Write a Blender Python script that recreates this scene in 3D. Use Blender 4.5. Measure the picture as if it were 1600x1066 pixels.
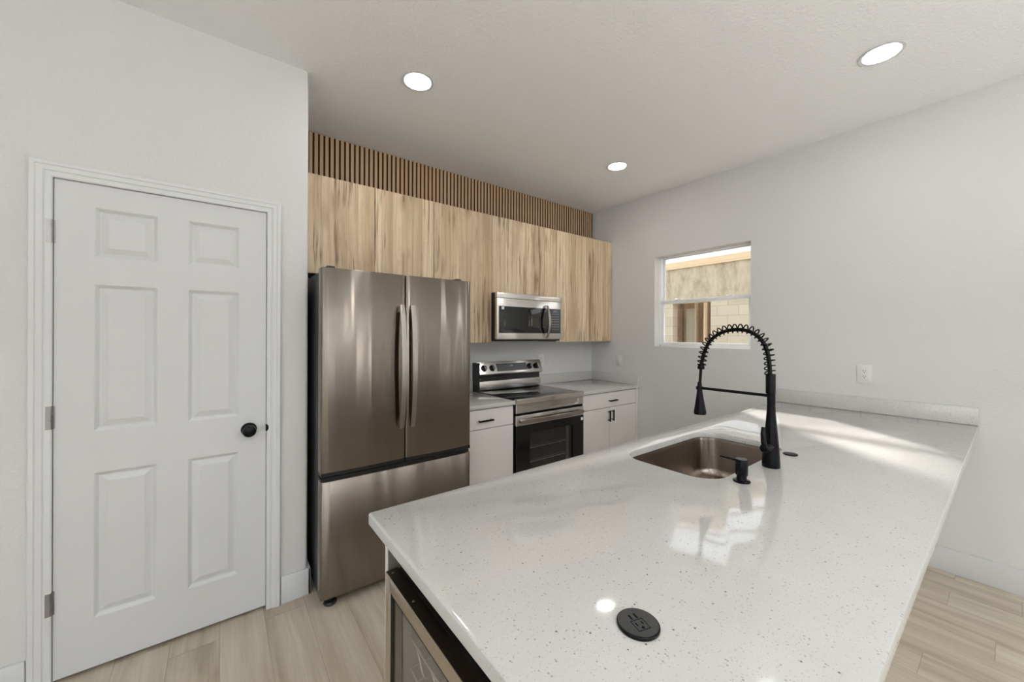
import bpy, bmesh, math, random
from mathutils import Vector, Matrix
random.seed(7)
for o in list(bpy.data.objects): bpy.data.objects.remove(o)
S = bpy.context.scene
PI = math.pi

# ------------------------------------------------------------------ camera
F_PX, YAW, HOR, ROLL, EYE = 597.5, 0.6511, 523.59, 0.0032, 1.4241
cd = bpy.data.cameras.new('camera'); cam = bpy.data.objects.new('camera', cd); S.collection.objects.link(cam)
cd.sensor_width = 36; cd.sensor_fit = 'HORIZONTAL'; cd.lens = F_PX/1600*36; cd.shift_y = (HOR-533)/1600; cd.clip_start = .02
_s, _c = math.sin(YAW), math.cos(YAW)
r0, u0, f0 = Vector((_c, -_s, 0)), Vector((0, 0, 1)), Vector((_s, _c, 0))
rr = r0*math.cos(ROLL)+u0*math.sin(ROLL); uu = u0*math.cos(ROLL)-r0*math.sin(ROLL)
m = Matrix((rr, uu, -f0)).transposed().to_4x4(); m.translation = (0, 0, EYE)
cam.matrix_world = m
S.camera = cam

# ------------------------------------------------------------------ world, sun, exposure
SKY, SUN, LAMP, FILL_GLOBE, FILL_UPLIGHT, EXPO = 1.8, 11.0, 58.0, 8.0, 200.0, 0.0
w = bpy.data.worlds.new('world'); S.world = w; w.use_nodes = True
bg = w.node_tree.nodes['Background']
bg.inputs[0].default_value = (.93, .965, 1, 1); bg.inputs[1].default_value = SKY
sd = bpy.data.lights.new('sun', 'SUN'); sd.energy = SUN; sd.angle = math.radians(3.0); sd.color = (1, .96, .9)
sun = bpy.data.objects.new('sun', sd); S.collection.objects.link(sun)
sun.location = (9, 9, 9)
sun.rotation_euler = Vector((-.51, -.63, -.40)).to_track_quat('-Z', 'Y').to_euler()
S.view_settings.view_transform = 'Standard'; S.view_settings.look = 'None'
S.view_settings.exposure = EXPO; S.view_settings.gamma = 1; S.view_settings.use_curve_mapping = False

# ------------------------------------------------------------------ room numbers
XR, YB, YD, XW, CEIL = 3.504, 3.04, 2.349, 0.383, 2.8645
XL, YR = -3.3, -4.6

# ------------------------------------------------------------------ materials
def mat(name, col=(.8, .8, .8), rough=.5, metal=0., spec=.5, **k):
    m = bpy.data.materials.new(name); m.use_nodes = True
    b = m.node_tree.nodes['Principled BSDF']
    b.inputs['Base Color'].default_value = (*col, 1); b.inputs['Roughness'].default_value = rough
    b.inputs['Metallic'].default_value = metal; b.inputs['Specular IOR Level'].default_value = spec
    for a, v in k.items(): b.inputs[a.replace('_', ' ')].default_value = v
    return m
class N:
    def __init__(s, m): s.m = m; s.t = m.node_tree; s.b = s.t.nodes['Principled BSDF']
    def n(s, typ, ins=None, **p):
        x = s.t.nodes.new(typ)
        for a, v in p.items(): setattr(x, a, v)
        for a, v in (ins or {}).items():
            if isinstance(v, bpy.types.NodeSocket): s.t.links.new(v, x.inputs[a])
            else: x.inputs[a].default_value = v
        return x
    def math(s, op, a, b=0.):
        return s.n('ShaderNodeMath', {0: a, 1: b}, operation=op).outputs[0]
    def coord(s, scale=(1, 1, 1), loc=(0, 0, 0), which='Object'):
        c = s.n('ShaderNodeTexCoord').outputs[which]
        return s.n('ShaderNodeMapping', {'Vector': c, 'Scale': scale, 'Location': loc}).outputs[0]
    def pos(s, scale=(1, 1, 1)):
        c = s.n('ShaderNodeNewGeometry').outputs['Position']
        return s.n('ShaderNodeMapping', {'Vector': c, 'Scale': scale}).outputs[0]
    def noise(s, v, scale, detail=3, rough=.5, out=0):
        return s.n('ShaderNodeTexNoise', {'Vector': v, 'Scale': scale, 'Detail': detail, 'Roughness': rough}).outputs[out]
    def ramp(s, f, stops, interp='LINEAR'):
        r = s.n('ShaderNodeValToRGB', {'Fac': f}); e = r.color_ramp; e.interpolation = interp
        while len(e.elements) < len(stops): e.elements.new(.5)
        for q, (p, c) in zip(e.elements, stops): q.position = p; q.color = (*c, 1) if len(c) == 3 else c
        return r.outputs[0]
    def mix(s, f, a, b, mode='MIX'):
        x = s.n('ShaderNodeMix', data_type='RGBA', blend_type=mode)
        for i, v in ((0, f), (6, a), (7, b)):
            if isinstance(v, bpy.types.NodeSocket): s.t.links.new(v, x.inputs[i])
            else: x.inputs[i].default_value = v if i == 0 else (*v, 1)
        return x.outputs[2]
    def set(s, a, v): s.t.links.new(v, s.b.inputs[a])
    def bump(s, h, dist, strength=1.):
        s.set('Normal', s.n('ShaderNodeBump', {'Height': h, 'Distance': dist, 'Strength': strength}).outputs[0])

M = {}
def wall_mat(name, col, amp=.0012, sc=38):
    m = mat(name, col, .75, spec=.3); g = N(m); v = g.pos()
    a = g.noise(v, sc, 4, .6); b = g.noise(v, sc*3.2, 2)
    h = g.math('ADD', g.ramp(a, [(.42, (0, 0, 0)), (.62, (1, 1, 1))]), g.math('MULTIPLY', b, .35))
    g.bump(h, amp); return m
M['wall'] = wall_mat('painted_wall', (.69, .685, .672), .0007, 62)
M['ceiling'] = wall_mat('textured_ceiling', (.93, .93, .925), .0011, 60)
M['trim'] = mat('white_trim_paint', (.70, .706, .71), .38)
M['door'] = mat('white_door_paint', (.655, .66, .66), .42)
g = N(M['door']); g.bump(g.noise(g.pos((14, 14, 1.2)), 12, 3), .0002)
M['dark'] = mat('dark_void', (.003, .003, .003), .9, spec=.1)
M['black'] = mat('matte_black_metal', (.005, .005, .0055), .24, spec=.16)
M['blackplastic'] = mat('black_plastic', (.014, .014, .015), .35)
M['popblack'] = mat('outlet_black_plastic', (.045, .044, .045), .45, spec=.35)
M['blackglass'] = mat('black_glass', (.006, .006, .007), .04, spec=.6)
M['cooktop'] = mat('ceramic_cooktop_glass', (.01, .01, .011), .06, spec=.7)
M['charcoal'] = mat('charcoal_side_paint', (.045, .045, .047), .45)
M['plastic'] = mat('white_plastic', (.74, .74, .72), .3)
M['vinyl'] = mat('white_vinyl', (.84, .85, .85), .35)
M['taupe'] = mat('taupe_laminate', (.84, .80, .77), .42)
M['carcass'] = mat('shadowed_taupe_carcass', (.20, .175, .155), .6)  # taupe darkened so the gaps between fronts read as shade
M['oak_carcass'] = mat('gap_shade_brown_carcass', (.17, .11, .065), .6)  # shade of the door gaps put into the body colour
M['edge_dark'] = mat('grey_panel_side', (.18, .165, .15), .45)
M['nickel'] = mat('satin_nickel', (.33, .32, .31), .35, 1.)
M['chrome'] = mat('bright_chrome', (.85, .85, .86), .08, 1.)
M['wire'] = mat('chrome_wire', (.9, .88, .85), .2, .3)
M['display'] = mat('grey_display_glass', (.10, .11, .12), .1)
M['keypad'] = mat('grey_keypad', (.055, .06, .065), .25)
M['segment'] = mat('pale_display_digits', (.35, .42, .5), .4)
M['sticker'] = mat('white_sticker', (.85, .85, .85), .5)
M['felt'] = mat('brown_backing_felt', (.05, .022, .008), .9)
M['rubber'] = mat('black_rubber', (.015, .015, .015), .7)

def steel(name, col, rough, aniso=.7, wave=0., metal=1., vert=False):
    m = mat(name, col, rough, metal, Anisotropic=aniso); g = N(m)
    t = g.n('ShaderNodeTangent', direction_type='UV_MAP', uv_map='UV').outputs[0]; g.set('Tangent', t)
    p = g.pos((3, 3, 420)) if not vert else g.pos((400, 400, 3))
    br = g.noise(p, 1, 2)
    c = g.mix(g.math('MULTIPLY', br, .35), col, tuple(x*.72 for x in col)); g.set('Base Color', c)
    if wave:
        h = g.noise(g.pos((6.2, 1, .40)), 1.0, 1.5, .4)
        g.bump(h, wave)
    return m
M['steel_fridge'] = steel('brushed_stainless_warm', (.295, .26, .225), .235, 1., .019)
M['steel'] = steel('brushed_stainless', (.78, .755, .725), .2, .7)
M['steel_handle'] = steel('stainless_handle', (.46, .42, .385), .24, .5)
M['steel_cooler'] = steel('cooler_stainless', (.58, .50, .42), .26, .5)
M['steel_dark'] = steel('dark_stainless_top', (.12, .095, .075), .35, .3)
M['steel_sink'] = steel('sink_stainless', (.36, .305, .265), .24, .8)

def glass(name, tint=(1, 1, 1), refl=1.0, rough=0.):
    m = bpy.data.materials.new(name); m.use_nodes = True; t = m.node_tree; t.nodes.clear()
    o = t.nodes.new('ShaderNodeOutputMaterial'); mx = t.nodes.new('ShaderNodeMixShader')
    tr = t.nodes.new('ShaderNodeBsdfTransparent'); gl = t.nodes.new('ShaderNodeBsdfGlossy'); fr = t.nodes.new('ShaderNodeFresnel')
    tr.inputs[0].default_value = (*tint, 1); gl.inputs['Roughness'].default_value = rough; fr.inputs[0].default_value = 1.5*refl
    ge = t.nodes.new('ShaderNodeNewGeometry'); sb = t.nodes.new('ShaderNodeMath'); sb.operation = 'SUBTRACT'; sb.inputs[0].default_value = 1.
    ml = t.nodes.new('ShaderNodeMath'); ml.operation = 'MULTIPLY'; t.links.new(ge.outputs['Backfacing'], sb.inputs[1]); t.links.new(fr.outputs[0], ml.inputs[0]); t.links.new(sb.outputs[0], ml.inputs[1])
    t.links.new(ml.outputs[0], mx.inputs[0]); t.links.new(tr.outputs[0], mx.inputs[1]); t.links.new(gl.outputs[0], mx.inputs[2])
    t.links.new(mx.outputs[0], o.inputs[0]); return m
M['glass'] = glass('window_glass')
M['cooler_glass'] = glass('tinted_cooler_glass', (.86, .86, .84), 1.15)
M['oven_glass'] = glass('tinted_oven_glass', (.75, .75, .75), 1.1)

# quartz
def quartz():
    m = mat('speckled_quartz', (.8, .78, .75), .07, spec=.75); g = N(m); v = g.pos()
    base = g.mix(g.noise(v, 9, 3), (.57, .565, .55), (.63, .625, .61))
    base = g.mix(g.math('MULTIPLY', g.noise(v, 260, 2), .35), base, (.62, .59, .55))
    for sc, thr, r, col in ((120, .82, .17, (.38, .34, .30)), (210, .76, .20, (.44, .41, .38)), (340, .74, .24, (.50, .48, .45)), (90, .955, .13, (.16, .14, .12))):
        vo = g.n('ShaderNodeTexVoronoi', {'Vector': v, 'Scale': sc})
        pick = g.math('GREATER_THAN', g.n('ShaderNodeSeparateColor', {0: vo.outputs['Color']}).outputs[0], thr)
        near = g.ramp(vo.outputs['Distance'], [(r, (1, 1, 1)), (r+.1, (0, 0, 0))])
        base = g.mix(g.math('MULTIPLY', pick, near), base, col)
    g.set('Base Color', base); return m
M['quartz'] = quartz()

# oak-look cabinet fronts
def oak():
    m = mat('rustic_oak_laminate', (.55, .38, .2), .5, spec=.35); g = N(m)
    rnd = g.n('ShaderNodeObjectInfo').outputs['Random']
    p = g.n('ShaderNodeNewGeometry').outputs['Position']
    off = g.n('ShaderNodeCombineXYZ', {0: 0., 1: 0., 2: g.math('MULTIPLY', rnd, 37.)}).outputs[0]
    v = g.n('ShaderNodeVectorMath', {0: p, 1: off}, operation='ADD').outputs[0]
    sx = g.n('ShaderNodeSeparateXYZ', {0: v})
    x = g.math('ADD', sx.outputs[0], g.math('MULTIPLY', g.noise(g.n('ShaderNodeMapping', {'Vector': v, 'Scale': (2, 2, 1.1)}).outputs[0], 1, 2), .07))
    bi = g.math('FLOOR', g.math('DIVIDE', g.math('ADD', sx.outputs[0], .03), .157))
    wn = g.n('ShaderNodeTexWhiteNoise', {'W': g.math('ADD', bi, g.math('MULTIPLY', rnd, 9.))}, noise_dimensions='1D').outputs[0]
    xyz = g.n('ShaderNodeCombineXYZ', {0: x, 1: g.math('MULTIPLY', wn, 20.), 2: sx.outputs[2]}).outputs[0]
    def mp(sc): return g.n('ShaderNodeMapping', {'Vector': xyz, 'Scale': sc}).outputs[0]
    broad = g.noise(mp((8, 1, .42)), 1, 4, .6)
    smoke = g.noise(mp((5, 1, 1.5)), 1, 3, .6)
    fine = g.noise(mp((190, 1, 4)), 1, 3, .6)
    fleck = g.noise(mp((70, 1, 22)), 1, 3, .6)
    warp = g.math('ADD', sx.outputs[2], 0.)
    ring = g.n('ShaderNodeTexWave', {'Vector': mp((1, 1, .10)), 'Scale': 7., 'Distortion': 6., 'Detail': 4., 'Detail Scale': 1.2, 'Detail Roughness': .6}, bands_direction='X').outputs[1]
    c = g.ramp(broad, [(.34, (.47, .33, .20)), (.47, (.66, .50, .33)), (.60, (.80, .665, .475))])
    c = g.mix(g.math('MULTIPLY', wn, .45), c, (.78, .62, .43))
    c = g.mix(g.math('MULTIPLY', g.ramp(smoke, [(.52, (0, 0, 0)), (.66, (1, 1, 1))]), .45), c, (.40, .275, .175))
    c = g.mix(g.math('MULTIPLY', g.ramp(ring, [(.55, (0, 0, 0)), (1., (1, 1, 1))]), .30), c, (.44, .30, .18))
    c = g.mix(g.math('MULTIPLY', g.ramp(fine, [(.45, (0, 0, 0)), (.75, (1, 1, 1))]), .28), c, (.44, .31, .19))
    c = g.mix(g.math('MULTIPLY', g.ramp(fleck, [(.55, (0, 0, 0)), (.70, (1, 1, 1))]), .22), c, (.36, .25, .15))
    w2 = g.n('ShaderNodeTexWhiteNoise', {'W': g.math('ADD', g.math('MULTIPLY', bi, 3.7), g.math('MULTIPLY', rnd, 5.))}, noise_dimensions='1D').outputs[0]
    c = g.mix(g.math('MULTIPLY', g.math('GREATER_THAN', w2, .55), .32), c, (.47, .33, .205))
    # thin dark cracks that come and go
    for sc_, mk_ in (((9, 1, .28), (3.1, 1, .8)), ((15, 1, .5), (4.3, 1, 1.5))):
        cr = g.math('ABSOLUTE', g.math('SUBTRACT', g.noise(mp(sc_), 1, 4, .65), .5))
        mk = g.ramp(g.noise(mp(mk_), 1.3, 2), [(.53, (0, 0, 0)), (.60, (1, 1, 1))])
        c = g.mix(g.math('MULTIPLY', mk, g.ramp(cr, [(.0, (.9, .9, .9)), (.009, (.6, .6, .6)), (.035, (0, 0, 0))])), c, (.16, .095, .06))
    kv = g.n('ShaderNodeTexVoronoi', {'Vector': mp((9, 1, 3.2)), 'Scale': 1.})
    kp = g.math('GREATER_THAN', g.n('ShaderNodeSeparateColor', {0: kv.outputs['Color']}).outputs[0], .80)
    kd = g.math('ADD', kv.outputs['Distance'], g.math('MULTIPLY', fleck, .08))
    c = g.mix(g.math('MULTIPLY', kp, g.ramp(kd, [(.08, (1, 1, 1)), (.17, (0, 0, 0))])), c, (.13, .07, .035))
    c = g.mix(g.math('MULTIPLY', kp, g.ramp(kd, [(.15, (.5, .5, .5)), (.42, (0, 0, 0))])), c, (.30, .18, .09))
    # board joints
    fr = g.math('FRACT', g.math('DIVIDE', g.math('ADD', sx.outputs[0], .03), .157))
    j = g.math('MULTIPLY', g.math('LESS_THAN', g.math('ABSOLUTE', g.math('SUBTRACT', fr, .5)), .007), g.math('GREATER_THAN', wn, .35))
    c = g.mix(g.math('MULTIPLY', j, .55), c, (.2, .115, .06))
    g.set('Base Color', c); return m
M['oak'] = oak()
def slatm():
    m = mat('walnut_slat_veneer', (.25, .14, .07), .5); g = N(m)
    v = g.pos((140, 140, 5)); n = g.noise(v, 1, 3)
    g.set('Base Color', g.mix(n, (.60, .41, .25), (.42, .275, .16))); return m
M['slat'] = slatm()

def floor_mat():
    m = mat('vinyl_plank_floor', (.5, .45, .38), .42, spec=.45); g = N(m)
    p = g.n('ShaderNodeSeparateXYZ', {0: g.pos()})
    W, Lg = .18, 1.22
    ix = g.math('FLOOR', g.math('DIVIDE', p.outputs[0], W))
    ro = g.n('ShaderNodeTexWhiteNoise', {'W': ix}, noise_dimensions='1D').outputs[0]
    yy = g.math('ADD', p.outputs[1], g.math('MULTIPLY', ro, Lg))
    iy = g.math('FLOOR', g.math('DIVIDE', yy, Lg))
    key = g.math('ADD', g.math('MULTIPLY', ix, 7.31), g.math('MULTIPLY', iy, 3.77))
    t = g.n('ShaderNodeTexWhiteNoise', {'W': key}, noise_dimensions='1D').outputs[0]
    xyz = g.n('ShaderNodeCombineXYZ', {0: p.outputs[0], 1: yy, 2: g.math('MULTIPLY', t, 30.)}).outputs[0]
    def mp(sc): return g.n('ShaderNodeMapping', {'Vector': xyz, 'Scale': sc}).outputs[0]
    a = g.noise(mp((12, 1.1, 1)), 1, 4, .6); b = g.noise(mp((90, 4, 1)), 1, 3, .6)
    c = g.ramp(a, [(.3, (.38, .315, .23)), (.5, (.555, .485, .385)), (.72, (.68, .615, .515))])
    c = g.mix(g.math('MULTIPLY', g.ramp(b, [(.45, (0, 0, 0)), (.75, (1, 1, 1))]), .3), c, (.31, .24, .17))
    c = g.mix(g.math('MULTIPLY', t, .28), c, (.42, .345, .265))
    kv = g.n('ShaderNodeTexVoronoi', {'Vector': mp((5, 2.2, 1)), 'Scale': 1.})
    kp = g.math('GREATER_THAN', g.n('ShaderNodeSeparateColor', {0: kv.outputs['Color']}).outputs[0], .8)
    c = g.mix(g.math('MULTIPLY', kp, g.ramp(kv.outputs['Distance'], [(.03, (.6, .6, .6)), (.16, (0, 0, 0))])), c, (.28, .2, .13))
    fx = g.math('ABSOLUTE', g.math('SUBTRACT', g.math('FRACT', g.math('DIVIDE', p.outputs[0], W)), .5))
    fy = g.math('ABSOLUTE', g.math('SUBTRACT', g.math('FRACT', g.math('DIVIDE', yy, Lg)), .5))
    j = g.math('MAXIMUM', g.math('GREATER_THAN', fx, .4935), g.math('GREATER_THAN', fy, .4988))
    c = g.mix(g.math('MULTIPLY', j, .45), c, (.22, .17, .12))
    g.set('Base Color', c); g.bump(g.math('ADD', g.math('MULTIPLY', b, .4), g.math('MULTIPLY', j, -1.)), .0006)
    return m
M['floor'] = floor_mat()
M['soil'] = mat('sandy_soil', (.42, .36, .28), .9)
M['lumber'] = mat('pale_lumber', (.72, .52, .29), .7)
g = N(M['lumber']); g.set('Base Color', g.mix(g.noise(g.pos((3, 3, 30)), 2, 4, .6), (.60, .46, .28), (.74, .61, .42)))
M['oldwood'] = mat('dark_old_wood', (.12, .075, .045), .85)
g = N(M['oldwood']); g.set('Base Color', g.mix(g.noise(g.pos((8, 30, 4)), 1, 4, .7), (.05, .03, .018), (.24, .165, .11)))
M['aged'] = mat('weathered_stud_wood', (.40, .32, .23), .8)
M['soffit'] = mat('white_soffit', (.75, .75, .73), .6)
def blockm():
    m = mat('stuccoed_block', (.55, .5, .4), .9); g = N(m)
    p = g.n('ShaderNodeSeparateXYZ', {0: g.pos()})
    v2 = g.n('ShaderNodeCombineXYZ', {0: p.outputs[1], 1: p.outputs[2], 2: 0.}).outputs[0]
    br = g.n('ShaderNodeTexBrick', {'Vector': v2, 'Scale': 1., 'Mortar Size': .007, 'Mortar Smooth': .3, 'Brick Width': .405, 'Row Height': .203,
             'Color1': (.60, .54, .43, 1), 'Color2': (.52, .47, .37, 1), 'Mortar': (.40, .355, .28, 1)}).outputs[0]
    n = g.noise(g.pos((1, 2.6, 1.1)), 2.0, 7, .75)
    st = g.ramp(n, [(.36, (.30, .255, .17)), (.5, (.44, .39, .285)), (.66, (.55, .50, .39))])
    f = g.math('SUBTRACT', p.outputs[2], 2.05)
    f = g.ramp(g.math('ADD', g.math('MULTIPLY', f, 4.), .1), [(0, (.12, .12, .12)), (1, (.9, .9, .9))])
    g.set('Base Color', g.mix(f, br, st)); g.bump(n, .01); return m
M['block'] = blockm()
M['lens'] = mat('glowing_lens', (1, 1, 1), .4)
b_ = M['lens'].node_tree.nodes['Principled BSDF']; b_.inputs['Emission Color'].default_value = (1, .985, .96, 1); b_.inputs['Emission Strength'].default_value = LAMP

# ------------------------------------------------------------------ mesh helpers
class MB:
    def __init__(s): s.bm = bmesh.new()
    def _add(s, verts, faces):
        vs = [s.bm.verts.new(v) for v in verts]; fs = []
        for f in faces:
            try: fs.append(s.bm.faces.new([vs[i] for i in f]))
            except ValueError: pass
        return vs, fs
    def box(s, x0, x1, y0, y1, z0, z1, bev=0., seg=2, mtx=None):
        v = [(x, y, z) for x in (x0, x1) for y in (y0, y1) for z in (z0, z1)]
        vs, fs = s._add(v, [(0, 1, 3, 2), (4, 6, 7, 5), (0, 4, 5, 1), (2, 3, 7, 6), (0, 2, 6, 4), (1, 5, 7, 3)])
        if mtx is not None:
            for q in vs: q.co = mtx @ q.co
        if bev > 0:
            es = list({e for f in fs for e in f.edges})
            bmesh.ops.bevel(s.bm, geom=es, offset=bev, segments=seg, profile=.5, affect='EDGES')
        return s
    def prism(s, poly, ax, a0, a1, bev=0.):
        """poly: 2-D points in the plane normal to axis ax; extruded a0..a1"""
        def P(p, a):
            if ax == 'x': return (a, p[0], p[1])
            if ax == 'y': return (p[0], a, p[1])
            return (p[0], p[1], a)
        n = len(poly); v = [P(p, a0) for p in poly]+[P(p, a1) for p in poly]
        f = [tuple(range(n)), tuple(range(2*n-1, n-1, -1))]+[(i, i+n, (i+1) % n+n, (i+1) % n) for i in range(n)]
        vs, fs = s._add(v, f)
        if bev > 0:
            es = list({e for f in fs[:2] for e in f.edges}); bmesh.ops.bevel(s.bm, geom=es, offset=bev, segments=2, profile=.5, affect='EDGES')
        return s
    def rings(s, loops, close=True, caps=True):
        n = len(loops[0]); v = [p for l in loops for p in l]; f = []
        for k in range(len(loops)-1):
            for i in range(n if close else n-1):
                j = (i+1) % n; f.append((k*n+i, k*n+j, (k+1)*n+j, (k+1)*n+i))
        if caps: f += [tuple(range(n-1, -1, -1)), tuple((len(loops)-1)*n+i for i in range(n))]
        s._add(v, f); return s
    def lathe(s, prof, loc, d=(0, 0, 1), seg=28):
        q = Vector(d).to_track_quat('Z', 'Y'); loc = Vector(loc); L = []
        for r, z in prof:
            L.append([loc+q @ Vector((max(r, 1e-5)*math.cos(2*PI*i/seg), max(r, 1e-5)*math.sin(2*PI*i/seg), z)) for i in range(seg)])
        return s.rings(L)
    def tube(s, pts, r, seg=10, caps=True):
        pts = [Vector(p) for p in pts]; n = len(pts); L = []; up = None
        for i, p in enumerate(pts):
            t = (pts[min(i+1, n-1)]-pts[max(i-1, 0)]).normalized()
            if up is None: up = Vector((0, 0, 1)) if abs(t.z) < .9 else Vector((1, 0, 0))
            a = (up-t*up.dot(t)).normalized(); b = t.cross(a); up = a
            rad = r[i] if isinstance(r, (list, tuple)) else r
            L.append([p+(a*math.cos(2*PI*k/seg)+b*math.sin(2*PI*k/seg))*rad for k in range(seg)])
        return s.rings(L, caps=caps)
    def build(s, name, m, parent=None, loc=None, angle=35, tangent='v'):
        bmesh.ops.recalc_face_normals(s.bm, faces=s.bm.faces[:])
        pw = WORLD.get(parent.name, Vector()) if parent else Vector()
        if loc is None:
            if parent: org = pw.copy()
            else:
                xs = [v.co for v in s.bm.verts]
                lo = [min(c[i] for c in xs) for i in range(3)]; hi = [max(c[i] for c in xs) for i in range(3)]
                org = Vector(((lo[0]+hi[0])/2, (lo[1]+hi[1])/2, lo[2]))
        else: org = Vector(loc)
        for v in s.bm.verts: v.co -= org
        uv = s.bm.loops.layers.uv.new('UV')
        for f in s.bm.faces:
            nn = f.normal
            for l in f.loops:
                c = l.vert.co
                if abs(nn.z) > .75: l[uv].uv = (c.y, c.x) if tangent == 'v' else (c.x, c.y)
                else:
                    h = c.x*(-nn.y)+c.y*nn.x; l[uv].uv = (c.z, h) if tangent == 'v' else (h, c.z)
        me = bpy.data.meshes.new(name); s.bm.to_mesh(me); s.bm.free()
        me.materials.append(m); me.shade_smooth(); me.set_sharp_from_angle(angle=math.radians(angle))
        o = bpy.data.objects.new(name, me); S.collection.objects.link(o)
        o.location = org-pw
        if parent: o.parent = parent
        WORLD[o.name] = org
        return o
WORLD = {}
def thing(name, label, cat, loc, group=None):
    o = bpy.data.objects.new(name, None); S.collection.objects.link(o); o.location = loc; o.empty_display_size = .1
    WORLD[o.name] = Vector(loc); o['label'] = label; o['category'] = cat
    if group: o['group'] = group
    return o
def tag(o, label, cat, group=None):
    o['label'] = label; o['category'] = cat
    if group: o['group'] = group
    return o
def struct(o, label=None):
    o['kind'] = 'structure'
    if label: o['label'] = label
    return o
def B(*a, **k): return MB().box(*a, **k)
def text(body, size, loc, rot, m, parent, name, depth=.0004, label=None):
    c = bpy.data.curves.new(name, 'FONT'); c.body = body; c.size = size; c.extrude = depth; c.align_x = 'CENTER'; c.align_y = 'CENTER'
    c.materials.append(m); o = bpy.data.objects.new(name, c); S.collection.objects.link(o)
    o.location = Vector(loc)-WORLD[parent.name]; o.rotation_euler = rot; o.parent = parent
    return o
def rrect(x0, x1, y0, y1, r, n=6, z=0.):
    P = []
    for cx, cy, a0 in ((x1-r, y1-r, 0), (x0+r, y1-r, 90), (x0+r, y0+r, 180), (x1-r, y0+r, 270)):
        for k in range(n+1):
            a = math.radians(a0+90*k/n); P.append((cx+r*math.cos(a), cy+r*math.sin(a), z))
    return P

# ------------------------------------------------------------------ wall shells
def wall_holes(fixed_ax, a0, a1, s0, s1, z0, z1, holes):
    """solid wall between a0..a1 on fixed axis, spanning s0..s1, with rectangular holes (s0,s1,z0,z1)"""
    mb = MB(); ss = sorted({s0, s1, *[h[0] for h in holes], *[h[1] for h in holes]}); zs = sorted({z0, z1, *[h[2] for h in holes], *[h[3] for h in holes]})
    bm = mb.bm; V = {}
    def solid(i, j):
        if i < 0 or j < 0 or i >= len(ss)-1 or j >= len(zs)-1: return False
        c = ((ss[i]+ss[i+1])/2, (zs[j]+zs[j+1])/2)
        return not any(h[0] < c[0] < h[1] and h[2] < c[1] < h[3] for h in holes)
    def vv(i, j, k):
        if (i, j, k) not in V:
            a = (a0, a1)[k]; V[(i, j, k)] = bm.verts.new((a, ss[i], zs[j]) if fixed_ax == 'x' else (ss[i], a, zs[j]))
        return V[(i, j, k)]
    for i in range(len(ss)-1):
        for j in range(len(zs)-1):
            if not solid(i, j): continue
            for k in (0, 1): bm.faces.new([vv(i, j, k), vv(i+1, j, k), vv(i+1, j+1, k), vv(i, j+1, k)])
            if not solid(i-1, j): bm.faces.new([vv(i, j, 0), vv(i, j+1, 0), vv(i, j+1, 1), vv(i, j, 1)])
            if not solid(i+1, j): bm.faces.new([vv(i+1, j, 0), vv(i+1, j+1, 0), vv(i+1, j+1, 1), vv(i+1, j, 1)])
            if not solid(i, j-1): bm.faces.new([vv(i, j, 0), vv(i+1, j, 0), vv(i+1, j, 1), vv(i, j, 1)])
            if not solid(i, j+1): bm.faces.new([vv(i, j+1, 0), vv(i+1, j+1, 0), vv(i+1, j+1, 1), vv(i, j+1, 1)])
    return mb

WIN = (1.327, 2.211, 1.313, 2.217)
REAR_R = [(-1.95, -1.55, .9, 2.3), (-3.75, -3.25, .9, 2.3)]
struct(B(XL-.2, XR+.2, YR-.2, YB+.2, -.2, 0).build('floor', M['floor']), 'pale oak-look vinyl plank floor')
struct(B(XL-.2, XR+.2, YR-.2, YB+.2, CEIL, CEIL+.2).build('ceiling', M['ceiling']), 'white textured ceiling')
struct(wall_holes('x', XR, XR+.2, YR-.2, YB+.2, 0, CEIL, [WIN]+REAR_R).build('wall_right', M['wall']), 'white textured wall with the window')
struct(B(XL-.2, XR, YB, YB+.2, 0, CEIL).build('wall_back', M['wall']))
struct(wall_holes('y', YR-.2, YR, XL-.2, XR, 0, CEIL, [(2.62, 3.02, .3, 2.2), (-2.9, .9, .02, 2.45)]).build('wall_rear', M['wall']))
struct(wall_holes('x', XL-.2, XL, YR, YB, 0, CEIL, [(-4.2, -.6, .02, 2.45)]).build('wall_left', M['wall']))
# pantry wall: front with door opening plus the return beside the refrigerator (rounded outer corner)
DX0, DX1, DZ1 = -.5365, .188, 2.052
OX0, OX1, OZ = DX0-.004, DX1+.004, DZ1+.004
mb = wall_holes('y', YD, YD+.115, XL, .26, 0, CEIL, [(OX0, OX1, 0, OZ)])
arc = [(XW-.018+.018*math.sin(a), YD+.018-.018*math.cos(a)) for a in [PI/2*k/6 for k in range(7)]]
mb.prism([(.26, YD)]+arc+[(XW, YB), (XW-.115, YB), (XW-.115, YD+.115), (.26, YD+.115)], 'z', 0, CEIL)
struct(mb.build('wall_pantry', M['wall'], angle=25), 'white textured pantry wall with rounded corner')
struct(B(XL, .27, 2.9, 2.95, 0, CEIL).build('wall_closet', M['wall']))

# baseboards
def base(name, pts, h=.143, t=.014):
    mb = MB()
    for (x0, y0, x1, y1, nx, ny) in pts:
        a = sorted((x0, x1)); b = sorted((y0, y1))
        if nx: a = sorted((x0, x0+nx*t))
        if ny: b = sorted((y0, y0+ny*t))
        mb.box(a[0], a[1], b[0], b[1], .0, h, bev=.003)
    return struct(mb.build(name, M['trim']), 'tall white baseboard')
base('baseboard_right', [(XR, YR, XR, .449, -1, 0)])
base('baseboard_pantry', [(.2565, YD, XW+.014, YD, 0, -1), (XW, YD-.014, XW, 2.55, 1, 0)])
base('baseboard_left', [(XL, YD, -.605, YD, 0, -1)])
base('baseboard_rear', [(XL, YR, 1.4, YR, 0, 1)])

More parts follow.
